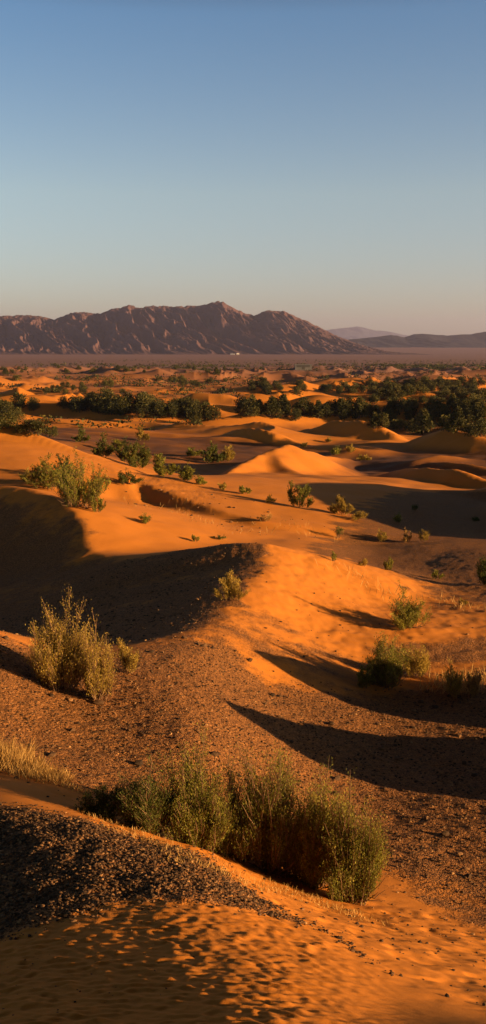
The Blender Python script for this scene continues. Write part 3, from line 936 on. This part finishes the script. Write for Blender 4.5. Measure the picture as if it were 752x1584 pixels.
# single trees that can be told apart
for a in [
    (52, 636, 22, 0, 'round dark tree standing alone right of the left edge grove'),
    (30, 634, 30, 3, 'tall dark tree at the top of the grove on the left edge'),
    (8, 652, 34, 0, 'olive-tinged tree cut by the left edge'),
    (60, 674, 30, 1, 'bushy tree at the lower right of the left edge grove'),
    (305, 657, 18, 0, 'small round dark tree in front of the dense grove'),
    (458, 651, 20, 0, 'small dark tree in front of the right-hand grove'),
    (654, 672, 42, 2, 'pointed conical tree, tallest in front of the right-hand grove'),
    (708, 668, 40, 5, 'conical tree rising right of the tallest pointed one'),
    (738, 676, 30, 4, 'spreading tree just above the right edge dune'),
    (634, 670, 22, 0, 'round blackish tree left of the tallest pointed one'),
    (602, 616, 24, 2, 'slim grey-green tree above the middle of the right-hand grove'),
    (335, 580, 13, 2, 'tall lone tree on the far plain below the main peak'),
    (9, 580, 12, 2, 'lone grey conical tree far out at the left edge'),
    (26, 590, 12, 1, 'wide low tree beside the bright dune at far left'),
    (745, 628, 28, 0, 'dark tree cut by the right edge behind the grove'),
]:
    tree(*a, 'single desert trees')
# groves: trees nothing tells apart
def grove(label, group, pts_, kinds=(0, 1, 3, 4)):
    for px, py, hp in pts_:
        tree(px, py, hp, R.choice(kinds), label, group)


grove('dark tree in the grove at the left edge', 'trees of the left edge grove',
      [(-6, 636, 26), (14, 662, 26), (24, 650, 22), (42, 666, 20), (78, 676, 20), (-12, 666, 30), (32, 670, 18)])
grove('dark tree in the dense grove across the left of the desert', 'trees of the dense middle grove',
      [(102 + 8.6 * i + R.uniform(-4, 4), 633 + .52 * i + R.uniform(-4, 5), R.uniform(18, 37)) for i in range(28)] +
      [(150 + 12 * i + R.uniform(-5, 5), 640 + .4 * i + R.uniform(-2, 5), R.uniform(16, 30)) for i in range(13)])
grove('dark tree in the grove between the pointed dune and the plain', 'trees of the right-hand grove',
      [(372 + 9.5 * i + R.uniform(-5, 5), 640 + .30 * i + R.uniform(-5, 4), R.uniform(18, 36)) for i in range(21)], (0, 1, 3, 5, 2))
grove('dark tree in the thick wood above the right edge dune', 'trees of the wood on the right',
      [(560 + R.uniform(0, 195), R.uniform(630, 668), R.uniform(16, 30)) for i in range(36)], (0, 1, 2, 3, 4, 5))
grove('small dark tree scattered behind the groves', 'scattered trees behind the groves',
      [(60 + R.uniform(0, 130), R.uniform(596, 612), R.uniform(9, 15)) for i in range(14)] +
      [(R.uniform(370, 752), R.uniform(596, 612), R.uniform(10, 16)) for i in range(60)] +
      [(R.uniform(560, 752), R.uniform(610, 632), R.uniform(12, 20)) for i in range(26)] +
      [(R.uniform(560, 752), R.uniform(592, 606), R.uniform(9, 14)) for i in range(20)] +
      [(R.uniform(240, 380), R.uniform(588, 606), R.uniform(7, 12)) for i in range(12)] +
      [(R.uniform(0, 380), R.uniform(570, 578), R.uniform(5, 8)) for i in range(26)])

# far scrub: countless dark bushes out to the plain
def far_scrub():
    r = np.random.default_rng(77)
    xs, ys, hs = [], [], []
    for n_, d0, d1, h0, h1, thr in ((2200, 260, 620, .4, 1.3, 0), (2000, 480, 800, .7, 1.8, .2), (500, 800, 1300, .6, 1.5, .1), (600, 130, 300, .3, .9, 0)):
        d = d0 * (d1 / d0) ** r.random(n_ * 3)
        x = d * r.uniform(-.34, .34, n_ * 3)
        k = perlin(x / 90, d / 60, 301) + .35 * perlin(x / 25, d / 30, 302) + .25 * (x / d) / .25 * (1 if d0 > 300 else .5) > thr
        xs.append(x[k][:n_]); ys.append(d[k][:n_]); hs.append(r.uniform(h0, h1, min(n_, k.sum())))
    x, y, h = map(np.concatenate, (xs, ys, hs))
    k = len(x); m = 14
    z = ground_z(x, y)
    d = r.normal(size=(k, m, 3)); d /= np.linalg.norm(d, axis=2)[..., None]
    c = np.stack([x, y, z + h * .5], 1)[:, None]
    p = c + d * (h[:, None] * r.random((k, m)) ** .4)[..., None] * np.array([.75, .75, .5])
    V, Fq = leaves(p.reshape(-1, 3), (d * .6 + r.normal(size=d.shape) * .6).reshape(-1, 3), np.repeat(h * .5, m), np.repeat(h * .38, m), r)
    me = make_mesh('far_scrub', V, Fq, M_TREE, False, fattr={'tint': np.repeat(np.clip(r.normal(.5, .2, k), 0, 1), m)})
    tag(link('far_scrub', me), 'dark scrub dotted across the far plain', 'scrub', kind='stuff')


far_scrub()

# ------------------------------------------------------------------ mountains
def mountain(name, label, prof, d_ridge, d_base, z_base, back, mat, nx, ny, seed, wl, amp, shear, sharp=1.1):
    pr = np.array(prof, float)
    px = np.linspace(pr[0, 0], pr[-1, 0], nx)
    py = np.interp(px, pr[:, 0], pr[:, 1])
    rx, rz = ray(px, py)
    xr = rx * d_ridge
    H = rz * d_ridge
    H = np.maximum(H + (H - z_base) * .016 * fbm(xr / wl * 2.2, xr * 0 + seed, 4, seed + 9, .6), z_base + .3)
    yy = np.concatenate([np.linspace(d_base, d_ridge, ny), d_ridge + back * np.linspace(0, 1, ny // 4 + 1)[1:]])
    XX = np.repeat(xr[None], len(yy), 0); YY = np.repeat(yy[:, None], nx, 1)
    t = np.where(YY <= d_ridge, (YY - d_base) / (d_ridge - d_base), 1 - (YY - d_ridge) / back)
    Hm = H[None] - z_base
    # spurs run down from the crest, leaning sideways
    q = XX + shear * (1 - t) * wl
    wpx = perlin(XX / wl * .8, YY / wl * .6, seed) * .5
    r1 = 1 - np.abs(perlin(q / wl + wpx, t * 1.1 + 7, seed + 1)) * 1.9
    r2 = 1 - np.abs(perlin(q / wl * 2.3 + wpx * 1.5, t * 2.4, seed + 2)) * 1.9
    r3 = 1 - np.abs(perlin(q / wl * 5.1 + wpx * 2, t * 5, seed + 3)) * 1.9
    r4 = 1 - np.abs(perlin(q / wl * 10.3 + wpx * 3, t * 9, seed + 4)) * 1.9
    rid = np.clip(.48 * r1 + .29 * r2 + .15 * r3 + .08 * r4, -1, 1)
    prf = t ** sharp
    h = Hm * (prf + amp * (rid - .75) * (4 * t * (1 - t)) ** .8 * (.55 + .45 * t))
    h = np.maximum(h, Hm * prf * .12)
    h = h + Hm.max() * .012 * fbm(XX / wl * 6, YY / wl * 6, 3, seed + 5) * np.minimum(t * 4, 1)
    h = np.where(t <= .002, -4, h)
    ZZ = z_base + h
    idx = np.arange(len(yy) * nx).reshape(len(yy), nx)
    qd = np.stack([idx[:-1, :-1], idx[:-1, 1:], idx[1:, 1:], idx[1:, :-1]], -1).reshape(-1, 4)
    me = make_mesh(name, np.stack([XX.ravel(), YY.ravel(), ZZ.ravel()], 1), qd, mat, True)
    return tag(link(name, me), label, 'mountain', kind='structure')


M_ROCK = rock_material('red_brown_rock', (.038, .027, .034), (.19, .102, .092), .02)
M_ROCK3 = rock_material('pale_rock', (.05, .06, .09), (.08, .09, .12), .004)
M_ROCK2 = rock_material('grey_brown_rock', (.016, .018, .028), (.038, .034, .044), .01)
mountain('mountain', 'rugged brown mountain range on the horizon, tallest peak in the middle',
         [(-260, 520), (-200, 505), (-120, 500), (-60, 495), (0, 489), (35, 487), (60, 489), (85, 494), (110, 484), (128, 482), (150, 486), (175, 478), (198, 472), (215, 476), (245, 473),
          (270, 474), (310, 473), (322, 469), (338, 467), (345, 467), (355, 473), (375, 483), (393, 488), (405, 483), (415, 480), (425, 480), (440, 482), (455, 488), (475, 497),
          (500, 509), (520, 519), (545, 529), (570, 537), (590, 543), (610, 547)],
         3700, 2950, -29.5, 900, M_ROCK, 900, 240, 5, 80.0, .58, -3.8)
mountain('far_hills', 'low dark hills on the right of the horizon',
         [(500, 534), (540, 525), (585, 521), (605, 518), (615, 519), (625, 522), (640, 517), (655, 516), (665, 517), (690, 519), (715, 517), (730, 517), (752, 513), (800, 508), (900, 506), (1000, 520)],
         5200, 4700, -22, 800, M_ROCK2, 300, 60, 15, 330.0, .5, -.8)
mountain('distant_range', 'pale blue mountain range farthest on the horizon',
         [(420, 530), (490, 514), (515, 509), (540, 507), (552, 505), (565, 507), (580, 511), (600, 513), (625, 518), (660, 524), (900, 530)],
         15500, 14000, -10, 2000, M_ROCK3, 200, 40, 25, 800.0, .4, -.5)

# ------------------------------------------------------------------ the small buildings far out
def box(bm_v, bm_f, x0, x1, y0, y1, z0, z1):
    o = len(bm_v)
    bm_v += [(x0, y0, z0), (x1, y0, z0), (x1, y1, z0), (x0, y1, z0), (x0, y0, z1), (x1, y0, z1), (x1, y1, z1), (x0, y1, z1)]
    bm_f += [[o + i for i in q] for q in ((0, 3, 2, 1), (4, 5, 6, 7), (0, 1, 5, 4), (1, 2, 6, 5), (2, 3, 7, 6), (3, 0, 4, 7))]


def boxes(name, lst, mat, parent):
    v, f = [], []
    for b in lst:
        box(v, f, *b)
    return link(name, make_mesh(name, np.array(v), np.array(f), mat), parent)


M_WHITE = plain_material('whitewash', (.82, .78, .70), .8, .05, 1)
M_GREYW = plain_material('grey_render', (.42, .44, .46), .8, .1, 1)
M_DIM = plain_material('dusty_grey_render', (.12, .115, .11), .85, .15, 1)
M_DOOR = plain_material('dark_opening', (.05, .045, .04), .7, .1, 1)


def building(px, py, w, dp, h, mat, label, name, d=None):
    if d:
        rx, rz = ray(px, py); x, y = float(rx * d), d; z = float(ground_z(x, y)[0])
    else:
        x, y, z = hit(px, py)
    root = bpy.data.objects.new(name, None); COL.objects.link(root); root.location = (x, y, z)
    tag(root, label, 'building')
    boxes('wall', [(-w / 2, w / 2, -dp / 2, dp / 2, -1, h)], mat, root)
    boxes('roof', [(-w / 2 - .2, w / 2 + .2, -dp / 2 - .2, dp / 2 + .2, h + .002, h + .35)], mat, root)
    boxes('door', [(-.7, .7, -dp / 2 - .06, -dp / 2 - .003, 0, 2.1)], M_DOOR, root)
    for k in (-.32, -.18, .18, .32):
        boxes('window', [(w * k - .6, w * k + .6, -dp / 2 - .06, -dp / 2 - .003, 1, 2.2)], M_DOOR, root)


building(368, 543, 8, 7, 4.6, M_WHITE, 'tiny white house at the foot of the mountain', 'white_house', d=2900)
building(360, 543, 13, 6, 3.0, M_GREYW, 'low greyish house left of the tiny white house', 'grey_house', d=2915)
building(469, 571, 8, 5, 1.9, M_DIM, 'long low grey building among the far scrub', 'long_building')

# ------------------------------------------------------------------ air
def haze():
    v, f = [], []
    box(v, f, -9000, 9000, -60, 16800, -36, 420)
    m, nt, nd, lk = new_mat('haze_air')
    pv = nd.new('ShaderNodeVolumePrincipled')
    pv.inputs['Color'].default_value = (.60, .62, 1.0, 1)
    pv.inputs['Density'].default_value = HAZE
    pv.inputs['Anisotropy'].default_value = .2
    out = nd.new('ShaderNodeOutputMaterial'); lk.new(pv.outputs[0], out.inputs['Volume'])
    o = link('haze', make_mesh('haze', np.array(v), np.array(f), m))
    return tag(o, 'thin evening haze over the desert', 'haze', kind='stuff')


HAZE = 6e-5
haze()

# ------------------------------------------------------------------ light
ELEV, ROT = math.radians(9.5), math.radians(90 + 18)
sd = Vector((math.cos(ELEV) * math.sin(ROT), math.cos(ELEV) * math.cos(ROT), math.sin(ELEV)))
sun = bpy.data.lights.new('sun', 'SUN')
sun.energy = 4.6
sun.angle = math.radians(.55)
sun.color = (1.0, .60, .27)
so = bpy.data.objects.new('sun', sun); COL.objects.link(so)
so.rotation_euler = sd.to_track_quat('Z', 'Y').to_euler()
so.location = (60, -20, 40)

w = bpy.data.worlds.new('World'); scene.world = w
w.use_nodes = True
nt = w.node_tree; nt.nodes.clear()
sky = nt.nodes.new('ShaderNodeTexSky')
sky.sky_type = 'NISHITA'
sky.sun_disc = False
sky.sun_elevation = ELEV
sky.sun_rotation = ROT
sky.altitude = 700
sky.air_density = 1.0
sky.dust_density = 1.2
sky.ozone_density = 2.5
bg = nt.nodes.new('ShaderNodeBackground'); bg.inputs['Strength'].default_value = .12
out = nt.nodes.new('ShaderNodeOutputWorld')
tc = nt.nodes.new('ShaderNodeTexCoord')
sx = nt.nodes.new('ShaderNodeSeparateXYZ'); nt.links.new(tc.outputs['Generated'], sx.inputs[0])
# air over the horizon dusty and pale; sky above the frame dimmed to deepen shade
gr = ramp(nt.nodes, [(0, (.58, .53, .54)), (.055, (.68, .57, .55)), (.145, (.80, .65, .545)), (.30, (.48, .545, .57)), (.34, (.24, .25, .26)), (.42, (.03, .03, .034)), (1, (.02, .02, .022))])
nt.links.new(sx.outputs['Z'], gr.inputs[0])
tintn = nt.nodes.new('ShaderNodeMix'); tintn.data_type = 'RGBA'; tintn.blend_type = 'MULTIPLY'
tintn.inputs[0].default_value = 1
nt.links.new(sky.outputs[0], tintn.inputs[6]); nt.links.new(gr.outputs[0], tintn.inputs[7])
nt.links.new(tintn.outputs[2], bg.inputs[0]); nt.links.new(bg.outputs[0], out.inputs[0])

# ------------------------------------------------------------------ render settings
scene.view_settings.view_transform = 'Standard'
scene.view_settings.look = 'None'
scene.view_settings.gamma = 1
scene.view_settings.use_curve_mapping = False
scene.view_settings.exposure = 1.3
scene.render.engine = 'CYCLES'
scene.cycles.use_denoising = True
scene.cycles.max_bounces = 5
scene.cycles.diffuse_bounces = 3
scene.cycles.volume_bounces = 0
scene.cycles.transparent_max_bounces = 6
